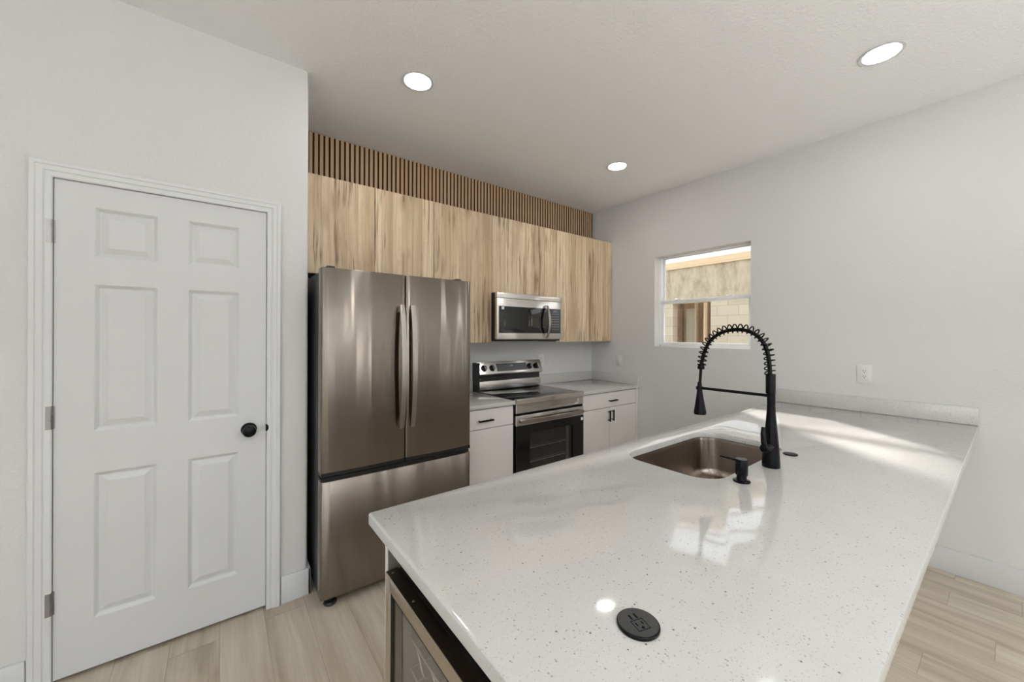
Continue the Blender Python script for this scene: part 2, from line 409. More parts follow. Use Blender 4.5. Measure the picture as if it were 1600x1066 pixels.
# door casing: moulded profile mitred round three sides
prof = [(0, 0), (0, .009), (.004, .012), (.018, .0125), (.022, .010), (.026, .014), (.042, .017), (.046, .0205), (.058, .0215), (.062, .018), (.062, 0)]
cx0, cx1, cz = OX0+.002, OX1-.002, OZ-.002
L = []
for (x, z, dx, dz) in ((cx0, 0, -1, 0), (cx0, cz, -1, 1), (cx1, cz, 1, 1), (cx1, 0, 1, 0)):
    L.append([(x+dx*t, YD-d, z+dz*t) for t, d in prof])
mb = MB().rings(L)
# jamb lining with stop
mb.box(OX0-.0, OX0+.002, YD, YD+.11, 0, OZ).box(OX1-.002, OX1, YD, YD+.11, 0, OZ).box(OX0, OX1, YD, YD+.11, OZ-.002, OZ)
mb.box(OX0+.002, OX0+.014, YD+.042, YD+.075, 0, OZ-.002).box(OX1-.014, OX1-.002, YD+.042, YD+.075, 0, OZ-.002)
struct(mb.build('trim_1', M['trim'], angle=20), 'white moulded door casing')

# six panel door
def panel_door():
    y0, y1 = YD+.002, YD+.038
    cols = [(-.424, -.227), (-.121, .0735)]; rows = [(.224, .836), (1.013, 1.632), (1.748, 1.956)]
    xs = sorted([DX0, DX1]+[a for c in cols for a in c]); zs = sorted([.018, DZ1]+[a for r in rows for a in r])
    mb = MB(); bm = mb.bm
    def loop(x0, x1, z0, z1, y): return [(x0, y, z0), (x1, y, z0), (x1, y, z1), (x0, y, z1)]
    for i in range(len(xs)-1):
        for j in range(len(zs)-1):
            x0, x1, z0, z1 = xs[i], xs[i+1], zs[j], zs[j+1]
            if (x0, x1) in cols and (z0, z1) in rows:
                Ls = [loop(x0+t, x1-t, z0+t, z1-t, y0+d) for t, d in ((0, 0), (.003, .0015), (.009, .0065), (.014, .0105), (.019, .0105), (.040, .0030), (.042, .0020))]
                n = 4; v = [bm.verts.new(p) for l in Ls for p in l]
                for k in range(len(Ls)-1):
                    for q in range(4): bm.faces.new([v[k*4+q], v[k*4+(q+1) % 4], v[(k+1)*4+(q+1) % 4], v[(k+1)*4+q]])
                bm.faces.new(v[-4:])
            else: bm.faces.new([bm.verts.new(p) for p in loop(x0, x1, z0, z1, y0)])
    v = [(x, y, z) for x in (DX0, DX1) for y in (y0, y1) for z in (.018, DZ1)]
    mb._add(v, [(0, 1, 3, 2), (4, 6, 7, 5), (2, 3, 7, 6), (0, 2, 6, 4), (1, 5, 7, 3)])
    bmesh.ops.remove_doubles(bm, verts=bm.verts[:], dist=1e-5)
    return mb
door = struct(panel_door().build('door_1', M['door'], loc=(DX0, YD+.02, .012), angle=12), 'white six-panel pantry door')
for z in (1.836, 1.085, .335):
    h = MB(); x = DX0-.006; y = YD-.006
    for k in range(5): h.lathe([(.0055, 0), (.0068, .001), (.0068, .0175), (.0055, .0183)], (x, y, z-.046+k*.0185), seg=14)
    h.lathe([(.001, 0), (.005, .001), (.0045, .003), (.001, .005)], (x, y, z+.0465), seg=14)
    h.box(x-.012, x, YD-.0135, YD-.0115, z-.046, z+.046).box(x, x+.010, YD-.001, YD+.0015, z-.046, z+.046)
    h.build('hinge', M['nickel'], door)
k = MB().lathe([(.0, 0), (.033, .0), (.034, .004), (.030, .009), (.014, .012), (.011, .028), (.016, .036), (.027, .044), (.0295, .054), (.027, .063), (.018, .069), (.0, .071)], (.115, YD+.002, .942), (0, -1, 0), 36).build('door_knob', M['black'], door)
MB().prism([(DX1-.002, .925), (DX1+.004, .925), (DX1+.009, .932), (DX1+.011, .942), (DX1+.009, .952), (DX1+.004, .959), (DX1-.002, .959)], 'y', YD-.014, YD+.001).build('latch_plate', M['black'], door)

# ------------------------------------------------------------------ window
def window(name, x, y0, y1, z0, z1, label):
    """double-hung vinyl window seated in a wall facing -x, x = room-side plane of the frame"""
    fr = MB(); a = .024
    for q in ((x, x+.075, y0, y0+a, z0, z1), (x, x+.075, y1-a, y1, z0, z1), (x, x+.075, y0, y1, z0, z0+.02), (x, x+.075, y0, y1, z1-.009, z1)): fr.box(*q, bev=.002)
    fr.box(x-.006, x, y0, y0+.010, z0, z1).box(x-.006, x, y1-.010, y1, z0, z1)
    f = struct(fr.build(name, M['vinyl']), label)
    zm = z0+.447
    s = MB(); b = .024; xl = x+.008    # lower sash, inner track
    for q in ((xl, xl+.028, y0+a, y0+a+b, z0+.02, zm+.017), (xl, xl+.028, y1-a-b, y1-a, z0+.02, zm+.017), (xl, xl+.028, y0+a+b, y1-a-b, z0+.02, z0+.044), (xl-.006, xl+.028, y0+a, y1-a, zm-.017, zm+.017)): s.box(*q, bev=.003)
    lo = s.build('lower_sash', M['vinyl'], f)
    B(xl+.012, xl+.016, y0+a+b, y1-a-b, z0+.044, zm-.017).build('glass_pane', M['glass'], lo)
    for yy in (y0+a+.20*(y1-y0), y1-a-.20*(y1-y0)):
        MB().prism([(xl-.004, zm+.017), (xl-.004, zm+.023), (xl+.006, zm+.029), (xl+.024, zm+.026), (xl+.024, zm+.017)], 'y', yy-.03, yy+.03, .002).build('sash_latch', M['vinyl'], lo)
    s = MB(); xu = x+.042; b = .016
    for q in ((xu, xu+.026, y0+a, y0+a+b, zm-.015, z1-.007), (xu, xu+.026, y1-a-b, y1-a, zm-.015, z1-.007), (xu, xu+.026, y0+a, y1-a, z1-.016, z1-.007), (xu, xu+.026, y0+a, y1-a, zm-.015, zm+.017)): s.box(*q, bev=.003)
    up = s.build('upper_sash', M['vinyl'], f)
    B(xu+.011, xu+.015, y0+a+b, y1-a-b, zm+.017, z1-.016).build('glass_pane', M['glass'], up)
    return f
window('window_1', XR+.078, *WIN, 'white double-hung window over the counter')
for i, h in enumerate(REAR_R): window('window_%d' % (i+2), XR+.078, *h, 'white window further along the right wall')

# ------------------------------------------------------------------ outdoors
struct(B(-14, 22, -16, 20, -.45, -.3).build('ground', M['soil']))
struct(B(XR+.2, 5.02, -5.0, 3.3, 2.9, 3.02).build('sun_cut_eave', M['soffit']), 'unseen roof eave added to cut the sun through the window')  # unseen overhang, added and sized to block the upper sun at the windows
XN = 8.0
nb = thing('block_building', 'unfinished concrete block building with lumber top plate seen through window', 'building', (XN+.1, 4, -.3))
wall_holes('x', XN, XN+.2, -3, 12, -.3, 2.885, [(3.772, 4.60, 1.0, 2.13)]).build('block_wall', M['block'], nb)
mb = MB().box(XN-.04, XN+.24, -3, 12, 2.885, 2.925).box(XN-.03, XN+.24, -3, 12, 2.929, 3.035)
mb.build('top_plate', M['lumber'], nb)
for (y0, y1, dx, mm) in ((4.50, 4.56, .22, 'oldwood'), (4.20, 4.235, .25, 'aged'), (4.10, 4.125, .5, 'aged'), (4.03, 4.065, .3, 'lumber'), (3.78, 3.93, .5, 'oldwood')):
    B(XN+dx, XN+dx+.09, y0, y1, .9, 2.3).build('stud', M[mm], nb)
B(XN+.9, XN+.95, 3.4, 5.4, .5, 2.6).build('inner_sheathing', M['oldwood'], nb)
B(XN+.3, XN+.36, 4.25, 4.45, .9, 2.02).build('plywood_sheet', mat('grey_plywood', (.33, .29, .22), .8), nb)

# ------------------------------------------------------------------ slat panel strip
sp = thing('slat_panel', 'strip of vertical brown wood slats between the oak cabinets and ceiling', 'wall panel', (1.94, YB, 2.40))
B(XW+.002, XR-.002, YB-.009, YB-.001, 2.40, CEIL-.002).build('backing', M['felt'], sp)
mb = MB(); x = XW+.004; pitch = .0352
while x+.023 < XR-.003:
    mb.box(x, x+.0225, YB-.022, YB-.009, 2.40, CEIL-.002, bev=.0012, seg=1); x += pitch
sl_o = mb.build('slats', M['slat'], sp)
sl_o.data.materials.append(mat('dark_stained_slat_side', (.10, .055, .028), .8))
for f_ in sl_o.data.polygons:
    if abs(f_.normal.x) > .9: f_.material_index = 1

# ------------------------------------------------------------------ upper cabinets
UY, UZ0, UZ1 = 2.742, 1.357, 2.462
def upper(label, x0, x1, z0, doors, z1=UZ1):
    t = thing('upper_cabinet', label, 'cabinet', ((x0+x1)/2, YB-.15, z0), 'oak-look upper cabinets in a row')
    B(x0+.0008, x1-.0008, UY+.02, YB-.024, z0+.002, z1-.001).build('body', M['oak_carcass'], t)
    for a, b in doors: B(a+.0018, b-.0018, UY, UY+.018, z0, z1, bev=.001, seg=1).build('cabinet_door', M['oak'], t)
upper('oak-look upper cabinet at the far left, above the left refrigerator door', XW+.003, .866, 1.82, [(XW+.003, .866)])
upper('oak-look upper cabinet above the right refrigerator door', .866, 1.319, 1.82, [(.866, 1.319)])
upper('tall oak-look upper cabinet between refrigerator and microwave', 1.319, 1.866, UZ0, [(1.319, 1.866)])
upper('short oak-look two-door upper cabinet directly above the microwave', 1.866, 2.64, 1.792, [(1.866, 2.253), (2.253, 2.64)])
upper('tall oak-look two-door upper cabinet in the right corner', 2.64, XR-.003, UZ0, [(2.64, 3.078), (3.078, XR-.003)])

# ------------------------------------------------------------------ countertops
def slab_hole(name, m, outer, inner, z0, z1, parent=None):
    """outer/inner: functions of inset -> 2-D loop"""
    mb = MB(); bm = mb.bm
    def ring(lp, z): return [bm.verts.new((p[0], p[1], z)) for p in lp]
    c = .0025
    def side(fn, sgn):
        R = [ring(fn(c*sgn), z1), ring(fn(.0008*sgn), z1-.0008), ring(fn(0), z1-c), ring(fn(0), z0+c), ring(fn(c*sgn), z0)]
        n = len(R[0])
        for a, b in zip(R, R[1:]):
            for i in range(n): bm.faces.new([a[i], a[(i+1) % n], b[(i+1) % n], b[i]])
        return R[0], R[-1]
    ot, ob = side(outer, 1)
    tops, bots = [ot], [ob]
    if inner: it, ib = side(inner, -1); tops.append(it); bots.append(ib)
    for grp in (tops, bots):
        es = []
        for r in grp:
            for i in range(len(r)):
                e = bm.edges.get((r[i], r[(i+1) % len(r)])) or bm.edges.new((r[i], r[(i+1) % len(r)])); es.append(e)
        bmesh.ops.triangle_fill(bm, use_beauty=True, use_dissolve=True, edges=es)
    return mb
PX0, PY0, PY1, CT = .339, .1225, 1.131, .908
SX0, SX1, SY0, SY1, SR = 1.375, 2.10, .636, 1.03, .10
def outer(i):
    r = .012-i; return [p[:2] for p in rrect(PX0+i, XR-.001, PY0+i, PY1-i, r)]
def outer2(i):
    P = []   # square at the wall end, rounded at the free end
    r = .012
    for cx, cy, a0 in ((PX0+r, PY1-r, 90), (PX0+r, PY0+r, 180)):
        for k in range(7):
            a = math.radians(a0+90*k/6); P.append((cx+(r-i)*math.cos(a), cy+(r-i)*math.sin(a)))
    P += [(XR-.001-i, PY0+i), (XR-.001-i, PY1-i)]
    return P
def inner(i): return [p[:2] for p in rrect(SX0+i, SX1-i, SY0+i, SY1-i, SR-i, 10)]
pen = slab_hole('countertop', None, outer2, inner, CT-.03, CT).build('countertop', M['quartz'], loc=(1.9, .6, CT-.03), angle=30)
tag(pen, 'large white speckled quartz peninsula countertop with sink cut-out', 'countertop')
tag(B(XR-.021, XR-.001, PY0, PY1, CT, CT+.1, bev=.0015).build('backsplash', M['quartz']), 'low quartz backsplash strip on the wall end of the peninsula', 'backsplash')

CB = .905
def back_top(label, x0, x1, splashes):
    o = B(x0, x1, 2.378, YB-.001, CB-.03, CB, bev=.002).build('countertop', M['quartz']); tag(o, label, 'countertop')
    mb = MB()
    for s in splashes: mb.box(*s, bev=.0015)
    mb.build('backsplash', M['quartz'], o)
back_top('short white quartz countertop between refrigerator and stove', 1.325, 1.848, [(1.325, 1.848, YB-.021, YB-.001, CB, CB+.1)])
back_top('white quartz countertop in the corner right of the stove', 2.640, XR-.001, [(2.640, XR-.001, YB-.021, YB-.001, CB, CB+.1), (XR-.021, XR-.001, 2.385, YB-.021, CB, CB+.1)])

# ------------------------------------------------------------------ base cabinets
def pull(parent, x0, x1, z0, z1, y, nm='pull'):
    mb = B(x0, x1, y-.032, y-.021, z0-.001, z1+.001, bev=.0015)
    if x1-x0 > z1-z0:
        for x in (x0+.012, x1-.012): mb.box(x-.004, x+.004, y-.022, y, z0+.001, z1-.001)
    else:
        for z in (z0+.012, z1-.012): mb.box(x0+.001, x1-.001, y-.022, y, z-.004, z+.004)
    mb.build(nm, M['black'], parent)
BY = 2.40
def base_cab(label, x0, x1, xe, fronts):
    t = thing('base_cabinet', label, 'cabinet', ((x0+xe)/2, 2.72, 0), 'taupe base cabinets along the back wall')
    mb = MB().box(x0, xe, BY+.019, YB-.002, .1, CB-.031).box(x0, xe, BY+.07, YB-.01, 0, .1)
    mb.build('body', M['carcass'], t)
    if xe > x1: B(x1+.002, xe, BY, BY+.0185, .1, CB-.034).build('filler_strip', M['taupe'], t)
    for (nm, a, b, z0, z1, pl) in fronts:
        d = B(a+.0018, b-.0018, BY, BY+.018, z0+.001, z1-.001, bev=.001, seg=1).build(nm, M['taupe'], t)
        if pl: pull(d, *pl, BY)
base_cab('taupe base cabinet with one drawer, between refrigerator and stove', 1.327, 1.847, 1.847,
         [('drawer', 1.333, 1.845, .722, .866, (1.510, 1.640, .779, .790)), ('cabinet_door', 1.333, 1.845, .105, .718, None)])
base_cab('taupe corner base cabinet with one wide drawer over two doors', 2.643, 3.462, XR-.003,
         [('drawer', 2.645, 3.462, .722, .866, (3.010, 3.130, .780, .791)), ('cabinet_door', 2.645, 3.034, .105, .718, (3.006, 3.017, .585, .69)), ('cabinet_door', 3.034, 3.462, .105, .718, (3.062, 3.073, .588, .693))])

# peninsula cabinet, hollow around sink and cooler
t = thing('base_cabinet', 'taupe peninsula cabinet under the large quartz countertop', 'cabinet', (1.9, .77, 0))
mb = MB().box(.9905, XR-.003, 1.066, 1.084, .1, CT-.031).box(.9905, XR-.003, .449, .464, 0, CT-.031).box(.99, 1.008, .466, 1.064, .1, CT-.031).box(2.5, 2.518, .466, 1.064, .1, CT-.031)
mb.box(1.01, XR-.003, .466, 1.064, .1, .118).box(1.01, XR-.003, 1.0, 1.012, 0, .1)
mb.build('body', M['taupe'], t)
for a, b in ((1.01, 1.38), (1.38, 1.75), (1.75, 2.12), (2.12, 2.5), (2.5, 2.98), (2.98, 3.48)):
    d = B(a+.002, b-.002, 1.0845, 1.1025, .105, .866, bev=.001, seg=1).build('cabinet_door', M['taupe'], t)

ep = thing('end_panel', 'narrow taupe end panel between the wine cooler and the aisle', 'panel', (.68, 1.072, 0))
B(.375, .989, 1.066, 1.086, 0, CT-.031, bev=.001, seg=1).build('panel_face', M['taupe'], ep)
B(.3755, .989, 1.058, 1.0655, .0, CT-.031).build('inner_lining', M['edge_dark'], ep)
ep = tag(B(.375, .989, .449, .464, 0, CT-.031, bev=.001, seg=1).build('end_panel', M['taupe']), 'taupe back panel on the seating side of the wine cooler', 'panel')
# ------------------------------------------------------------------ wine cooler
wc = thing('wine_cooler', 'stainless framed wine cooler with glass door in the end of the peninsula', 'wine cooler', (.66, .77, 0))
WY0, WY1, WZ0, WZ1 = .472, 1.046, .05, .772
b = MB()
b.box(.402, .96, WY0, WY0+.02, WZ0, WZ1-.012).box(.402, .96, WY1-.02, WY1, WZ0, WZ1-.012).box(.94, .96, WY0+.02, WY1-.02, WZ0, WZ1-.012)
b.box(.402, .96, WY0, WY1, WZ1-.012, WZ1-.004).box(.402, .94, WY0+.02, WY1-.02, WZ0, WZ0+.02)
for xx, yy in ((.44, .51), (.44, 1.0), (.92, .51), (.92, 1.0)): b.lathe([(.018, 0), (.018, .05)], (xx, yy, 0), seg=12)
b.build('body', M['blackplastic'], wc)
lx0, ly0, ly1, lz0, lz1 = .404, WY0+.0205, WY1-.0205, WZ0+.0205, WZ1-.0125
MB().box(.925, .938, ly0, ly1, lz0, lz1).box(lx0, .925, ly0, ly0+.004, lz0, lz1).box(lx0, .925, ly1-.004, ly1, lz0, lz1).box(lx0, .925, ly0, ly1, lz0, lz0+.004).box(lx0, .925, ly0, ly1, lz1-.004, lz1).build('liner', mat('grey_cooler_liner', (.52, .51, .47), .4), wc)
d = MB(); xa, xb = .362, .396
FW = .034
d.box(xa, xb, WY0, WY0+FW, WZ0, WZ1, bev=.0015).box(xa, xb, WY1-FW, WY1, WZ0, WZ1, bev=.0015)
d.box(xa, xb, WY0+FW, WY1-FW, WZ1-FW-.004, WZ1, bev=.0015).box(xa, xb, WY0+FW, WY1-FW, WZ0, WZ0+FW, bev=.0015)
dd = d.build('cooler_door', M['steel_cooler'], wc)
B(xa+.0015, xb-.001, WY0+.002, WY1-.002, WZ1, WZ1+.0012).build('top_cap', M['steel_dark'], dd)
for yy in (WY1-.02, WY1-.16): MB().lathe([(.004, 0), (.004, .001), (.002, .0022), (0, .0024)], (.376, yy, WZ1+.0012), seg=12).build('screw', M['nickel'], dd)
B(xa+.008, xa+.013, WY0+FW, WY1-FW, WZ0+FW, WZ1-FW-.004).build('glass_pane', M['cooler_glass'], dd)
gk = MB(); e = .006; gy0, gy1, gz0, gz1 = WY0+FW, WY1-FW, WZ0+FW, WZ1-FW-.004
for q in ((gy0, gy0+e, gz0, gz1), (gy1-e, gy1, gz0, gz1), (gy0+e, gy1-e, gz1-e, gz1), (gy0+e, gy1-e, gz0, gz0+e)): gk.box(xa+.002, xa+.007, *q)
gk.build('gasket', M['rubber'], dd)
for k in range(6):
    z = WZ1-.190-k*.088; sh = MB(); X0, X1, Ya, Yb = .422, .89, WY0+.030, WY1-.030
    sh.tube([(X0, Ya, z), (X0, Yb, z)], .0028, 8)
    for xx in (X0+.09, X0+.25, X1): sh.tube([(xx, Ya, z), (xx, Yb, z)], .0024, 6)
    for yy in (Ya, Yb): sh.tube([(X0, yy, z), (X1, yy, z)], .0024, 6)
    for xx in (X0+.015, X0+.20):
        sh.tube([(xx, Ya+.01+q*(Yb-Ya-.02)/72, z+.030+.020*math.cos(2*PI*q*5/72)) for q in range(73)], .0022, 6)
    for q in range(6): sh.tube([(X0+.015, Ya+.01+q*(Yb-Ya-.02)/5, z+.050), (X0+.20, Ya+.01+q*(Yb-Ya-.02)/5, z+.050)], .0018, 6)
    sh.build('rack', M['wire'], wc)

# ------------------------------------------------------------------ refrigerator
fr = thing('refrigerator', 'large stainless french door refrigerator with bottom freezer drawer', 'refrigerator', (.86, 2.55, 0))
FX0, FX1, FY, FZT = .410, 1.300, 2.140, 1.770
B(FX0+.006, FX1-.006, 2.235, 2.95, .035, 1.757, bev=.004).build('body', M['charcoal'], fr)
def bowed(x0, x1, z0, z1, y0, y1, rl, rr_, bow=.006, curl=.035):
    """slab whose front is slightly convex and whose outer vertical edges curl back"""
    n = 26; F = []
    for i in range(n+1):
        s = i/n; s = .5-.5*math.cos(PI*s); x = x0+(x1-x0)*s; c = (s-.5)*2
        y = y0+bow*c*c
        if rl and x-x0 < curl: q = 1-(x-x0)/curl; y += rl*(1-math.sqrt(max(0, 1-q*q*.97)))
        if rr_ and x1-x < curl: q = 1-(x1-x)/curl; y += rr_*(1-math.sqrt(max(0, 1-q*q*.97)))
        F.append((x, y))
    P = F+[(x1, y1), (x0, y1)]
    mb = MB(); mb.rings([[(px, py if k >= len(F) else py+.002, z0) for k, (px, py) in enumerate(P)], [(px, py, z0+.002) for px, py in P],
              [(px, py, z1-.002) for px, py in P], [(px, py if k >= len(F) else py+.002, z1) for k, (px, py) in enumerate(P)]])
    return mb
XS = .857
ZU0, ZD1 = .706, .660
dl = bowed(FX0, XS-.003, ZU0, FZT, FY, 2.222, .016, .006).build('refrigerator_door', M['steel_fridge'], fr, angle=50)
dr = bowed(XS+.003, FX1, ZU0, FZT, FY, 2.222, .006, .016).build('refrigerator_door', M['steel_fridge'], fr, angle=50)
dw = bowed(FX0, FX1, .052, ZD1, FY, 2.222, .016, .016).build('freezer_drawer', M['steel_fridge'], fr, angle=50)
# dark grip recesses under the doors and over the drawer
B(FX0+.002, XS-.003, FY+.012, 2.222, ZU0-.022, ZU0-.0005).build('door_grip', M['blackplastic'], dl)
B(XS+.003, FX1-.002, FY+.012, 2.222, ZU0-.022, ZU0-.0005).build('door_grip', M['blackplastic'], dr)
B(FX0+.002, FX1-.002, FY+.03, 2.222, ZD1+.0005, ZD1+.014).build('drawer_grip', M['blackplastic'], dw)
B(FX0+.004, FX1-.004, 2.223, 2.2345, .05, 1.755).build('gasket', M['rubber'], fr)
def crescent(x, parent):
    z0, z1 = .889, 1.594; n = 24; f = []; bk = []
    for i in range(n+1):
        s = i/n; z = z0+(z1-z0)*s; q = 4*s*(1-s)
        f.append((FY-.030-.034*q, z)); bk.append((FY-.014-.026*q, z))
    P = f+bk[::-1]
    h = MB().prism(P, 'x', x-.0135, x+.0135, .002)
    for zz in (z0+.022, z1-.022): h.box(x-.010, x+.010, FY-.020, FY+.006, zz-.018, zz+.018, bev=.002)
    h.build('handle', M['steel_handle'], parent, angle=30)
crescent(.824, dl); crescent(.888, dr)
for x0 in (FX0+.02, FX1-.11):
    mb = MB().box(x0, x0+.085, 2.232, 2.34, 1.7575, 1.785, bev=.005).box(x0+.01, x0+.05, 2.17, 2.24, 1.7715, 1.784, bev=.004)
    mb.build('hinge_cover', M['charcoal'], fr)
for x in (FX0+.055, FX1-.055):
    MB().lathe([(.030, 0), (.034, .008), (.030, .018), (.014, .024), (.012, .05)], (x, 2.195, 0), seg=20).box(x-.03, x+.04, 2.20, 2.27, .03, .05, bev=.003).build('foot', M['blackplastic'], fr)

# ------------------------------------------------------------------ microwave
mw = thing('microwave_oven', 'stainless over-the-range microwave with curved handle under oak cabinet', 'microwave', (2.24, 2.84, 1.37))
MX0, MX1, MZ0, MZ1, MY = 1.870, 2.628, 1.386, 1.7905, 2.65
B(MX0, 2.63, 2.685, YB-.001, 1.369, 1.7905, bev=.003).build('body', M['blackplastic'], mw)
MX0 = 1.858
B(MX0, MX1, MY, 2.683, MZ1-.048, MZ1-.003, bev=.003).build('vent_panel', M['steel'], mw)
md = B(MX0, MX1, MY, 2.683, MZ0, MZ1-.050, bev=.003).build('microwave_door', M['steel'], mw)
B(MX0+.020, 2.425, MY-.0025, MY+.001, 1.441, 1.672, bev=.001).build('door_glass', M['blackglass'], md)
cp = B(2.425, MX1-.022, MY-.0025, MY+.001, 1.441, 1.672, bev=.001).build('control_panel', M['keypad'], md)
B(2.500, 2.562, MY-.0035, MY-.0026, 1.640, 1.660).build('display', M['display'], cp)
kb = MB()
for r in range(7):
    for c in range(4): kb.box(2.493+c*.025, 2.508+c*.025, MY-.0031, MY-.0026, 1.617-r*.024, 1.626-r*.024)
kb.build('buttons', mat('dim_button_print', (.16, .17, .18), .4), cp)
SEG = {'1': 'bc', '2': 'abged', '0': 'abcdef', '4': 'fgbc'}
dg_ = MB()
for i_, ch in enumerate('1200'):
    x_ = 2.508+i_*.0115+(.003 if i_ > 1 else 0); z_ = 1.6445; w_, h_ = .0075, .011; t_ = .0013
    for k_, (a_, b_, c_, d_) in dict(a=(0, w_, h_-t_, h_), b=(w_-t_, w_, h_/2, h_), c=(w_-t_, w_, 0, h_/2), d=(0, w_, 0, t_), e=(0, t_, 0, h_/2), f=(0, t_, h_/2, h_), g=(0, w_, h_/2-t_/2, h_/2+t_/2)).items():
        if k_ in SEG[ch]: dg_.box(x_+a_, x_+b_, MY-.0039, MY-.0036, z_+c_, z_+d_)
dg_.build('clock_digits', M['segment'], cp)
B(1.905, 1.932, MY-.0032, MY-.0026, 1.644, 1.667).build('sticker', M['sticker'], md)
n = 22; f = []; bk = []
for i in range(n+1):
    s = i/n; z = 1.396+(1.700-1.396)*s; q = 4*s*(1-s)
    f.append((MY-.016-.040*q, z)); bk.append((MY-.002-.036*q, z))
hm = MB().prism(f+bk[::-1], 'x', 2.405, 2.432, .0015)
hm.box(2.406, 2.431, MY-.012, MY+.001, 1.400, 1.42).box(2.406, 2.431, MY-.012, MY+.001, 1.676, 1.696)
hm.build('handle', M['steel_handle'], md, angle=30)

# ------------------------------------------------------------------ stove
st = thing('electric_stove', 'freestanding stainless electric stove with black glass cooktop and oven window', 'stove', (2.245, 2.7, 0))
RX0, RX1, RY = 1.856, 2.632, 2.370
B(RX0+.004, RX1-.004, 2.412, 3.0, .03, .893).build('body', M['blackplastic'], st)
for x in (RX0+.05, RX1-.05):
    for y in (2.45, 2.96): MB().lathe([(.018, 0), (.018, .03)], (x, y, 0), seg=12).build('foot', M['blackplastic'], st)
B(RX0+.006, RX1-.006, 2.405, 2.962, .8935, .9095, bev=.002).build('cooktop', M['cooktop'], st)
# front rim, sloping slightly
MB().prism([(2.404, .914), (RY+.008, .914), (RY, .908), (RY, .872), (RY+.004, .870), (2.404, .870)], 'x', RX0, RX1, .0015).build('front_rim', M['steel'], st)
ps = MB(); # inset facia: frame with a recessed field
a0, a1, z0, z1 = RX0+.002, RX1-.002, .800, .868
L = [[(a0+t, RY+.006+d, z0+t2), (a1-t, RY+.006+d, z0+t2), (a1-t, RY+.006+d, z1-t2), (a0+t, RY+.006+d, z1-t2)] for t, t2, d in ((0, 0, .03), (0, 0, .002), (.002, .002, 0), (.062, .010, 0), (.070, .016, .010))]
ps.rings(L).build('facia', M['steel'], st)
ctl = B(RX0+.006, RX1-.006, RY+.012, 2.411, .783, .7995).build('vent_gap', M['dark'], st)
od = B(RX0+.002, RX1-.002, RY+.004, 2.410, .700, .782, bev=.003).build('oven_door', M['steel'], st)
# black glass lower door as frame around see-through window
gx0, gx1, gz0, gz1 = 1.995, 2.492, .33, .630
dg = wall_holes('y', RY+.004, RY+.020, RX0+.002, RX1-.002, .205, .6995, [(gx0, gx1, gz0, gz1)]).build('door_glass', M['blackglass'], od)
B(gx0, gx1, RY+.008, RY+.011, gz0, gz1).build('window_pane', M['oven_glass'], dg)
B(gx0-.01, gx1+.01, 2.409, 2.4115, gz0-.01, gz1+.01).build('oven_back', mat('oven_enamel', (.10, .10, .10), .3), dg)
rk = MB()
for z in (.50, .385):
    rk.tube([(gx0+.005, RY+.026, z), (gx1-.07, RY+.026, z)], .0032, 6)
    rk.tube([(gx0+.005, RY+.034, z+.012), (gx1-.07, RY+.034, z+.012)], .0012, 6)
rk.build('oven_rack', M['wire'], dg)
B(gx1-.065, gx1-.028, RY+.024, RY+.027, gz0, gz1).build('inner_side', mat('oven_side_grey', (.38, .38, .39), .35, .6), dg)
B(2.595, 2.622, RY+.0028, RY+.0036, .655, .680).build('sticker', M['sticker'], dg)
n = 24; f = []; bk = []
for i in range(n+1):
    s = i/n; x = RX0+.028+(RX1-RX0-.045)*s; q = (4*s*(1-s))**.7
    f.append((x, RY-.018-.034*q)); bk.append((x, RY-.002-.030*q))
h = MB().prism(f+bk[::-1], 'z', .722, .752, .004)
for x in (RX0+.028, RX1-.042): h.box(x, x+.025, RY-.012, RY+.006, .724, .750, bev=.002)
h.build('handle', M['steel_handle'], od, angle=30)
dwr = B(RX0+.002, RX1-.002, RY+.006, 2.410, .045, .200, bev=.003).build('storage_drawer', M['steel'], st)
# back guard
B(RX0+.0, RX0+.010, 2.93, YB-.002, .9, 1.166).build('guard_side', M['blackplastic'], st)
B(RX0+.012, RX1, 2.985, YB-.022, .9, 1.150).build('guard_back', M['blackplastic'], st)
B(RX0+.012, RX1-.002, 2.963, 2.9845, .9105, .992, bev=.001).build('guard_plate', M['steel'], st)
pts = [(2.996, 1.1715), (2.9845, 1.1715), (2.940, 1.062), (2.943, 1.052), (2.984, 1.034), (3.012, 1.034), (3.012, 1.1715)]
gp = MB().prism(pts, 'x', RX0+.012, RX1+.006, .0015).build('control_console', M['steel'], st, angle=25)
sl = Vector((0, 2.9845-2.940, 1.1715-1.062)).normalized(); nn = Vector((0, -sl.z, sl.y)) # outward normal
def on(x, s, d): return Vector((x, 2.940, 1.062))+sl*s+nn*d
def plate(x0, x1, s0, s1, d0, d1):
    mb = MB(); v = [on(x, s, d) for x in (x0, x1) for s in (s0, s1) for d in (d0, d1)]
    mb._add(v, [(0, 1, 3, 2), (4, 6, 7, 5), (0, 4, 5, 1), (2, 3, 7, 6), (0, 2, 6, 4), (1, 5, 7, 3)]); return mb
dp = plate(2.075, 2.440, .020, .094, 0, .0012).build('display', M['display'], gp)
q = plate(2.235, 2.275, .068, .076, .0013, .0016).build('clock_digits', M['segment'], dp)
for x in (1.931, 2.023, 2.482, 2.572):
    kn = MB().lathe([(.0, 0), (.029, 0), (.030, .004), (.027, .014), (.022, .017), (0, .017)], on(x, .055, 0), nn, 26).build('knob', M['black'], gp)
    q = nn.to_track_quat('Z', 'Y'); mx = Matrix.Translation(on(x, .055, .017)) @ q.to_matrix().to_4x4() @ Matrix.Rotation(math.radians(-78 if x < 2.2 else -82), 4, 'Z')
    MB().box(-.022, .022, -.007, .007, 0, .016, bev=.003, mtx=mx).build('grip', M['nickel'], kn)
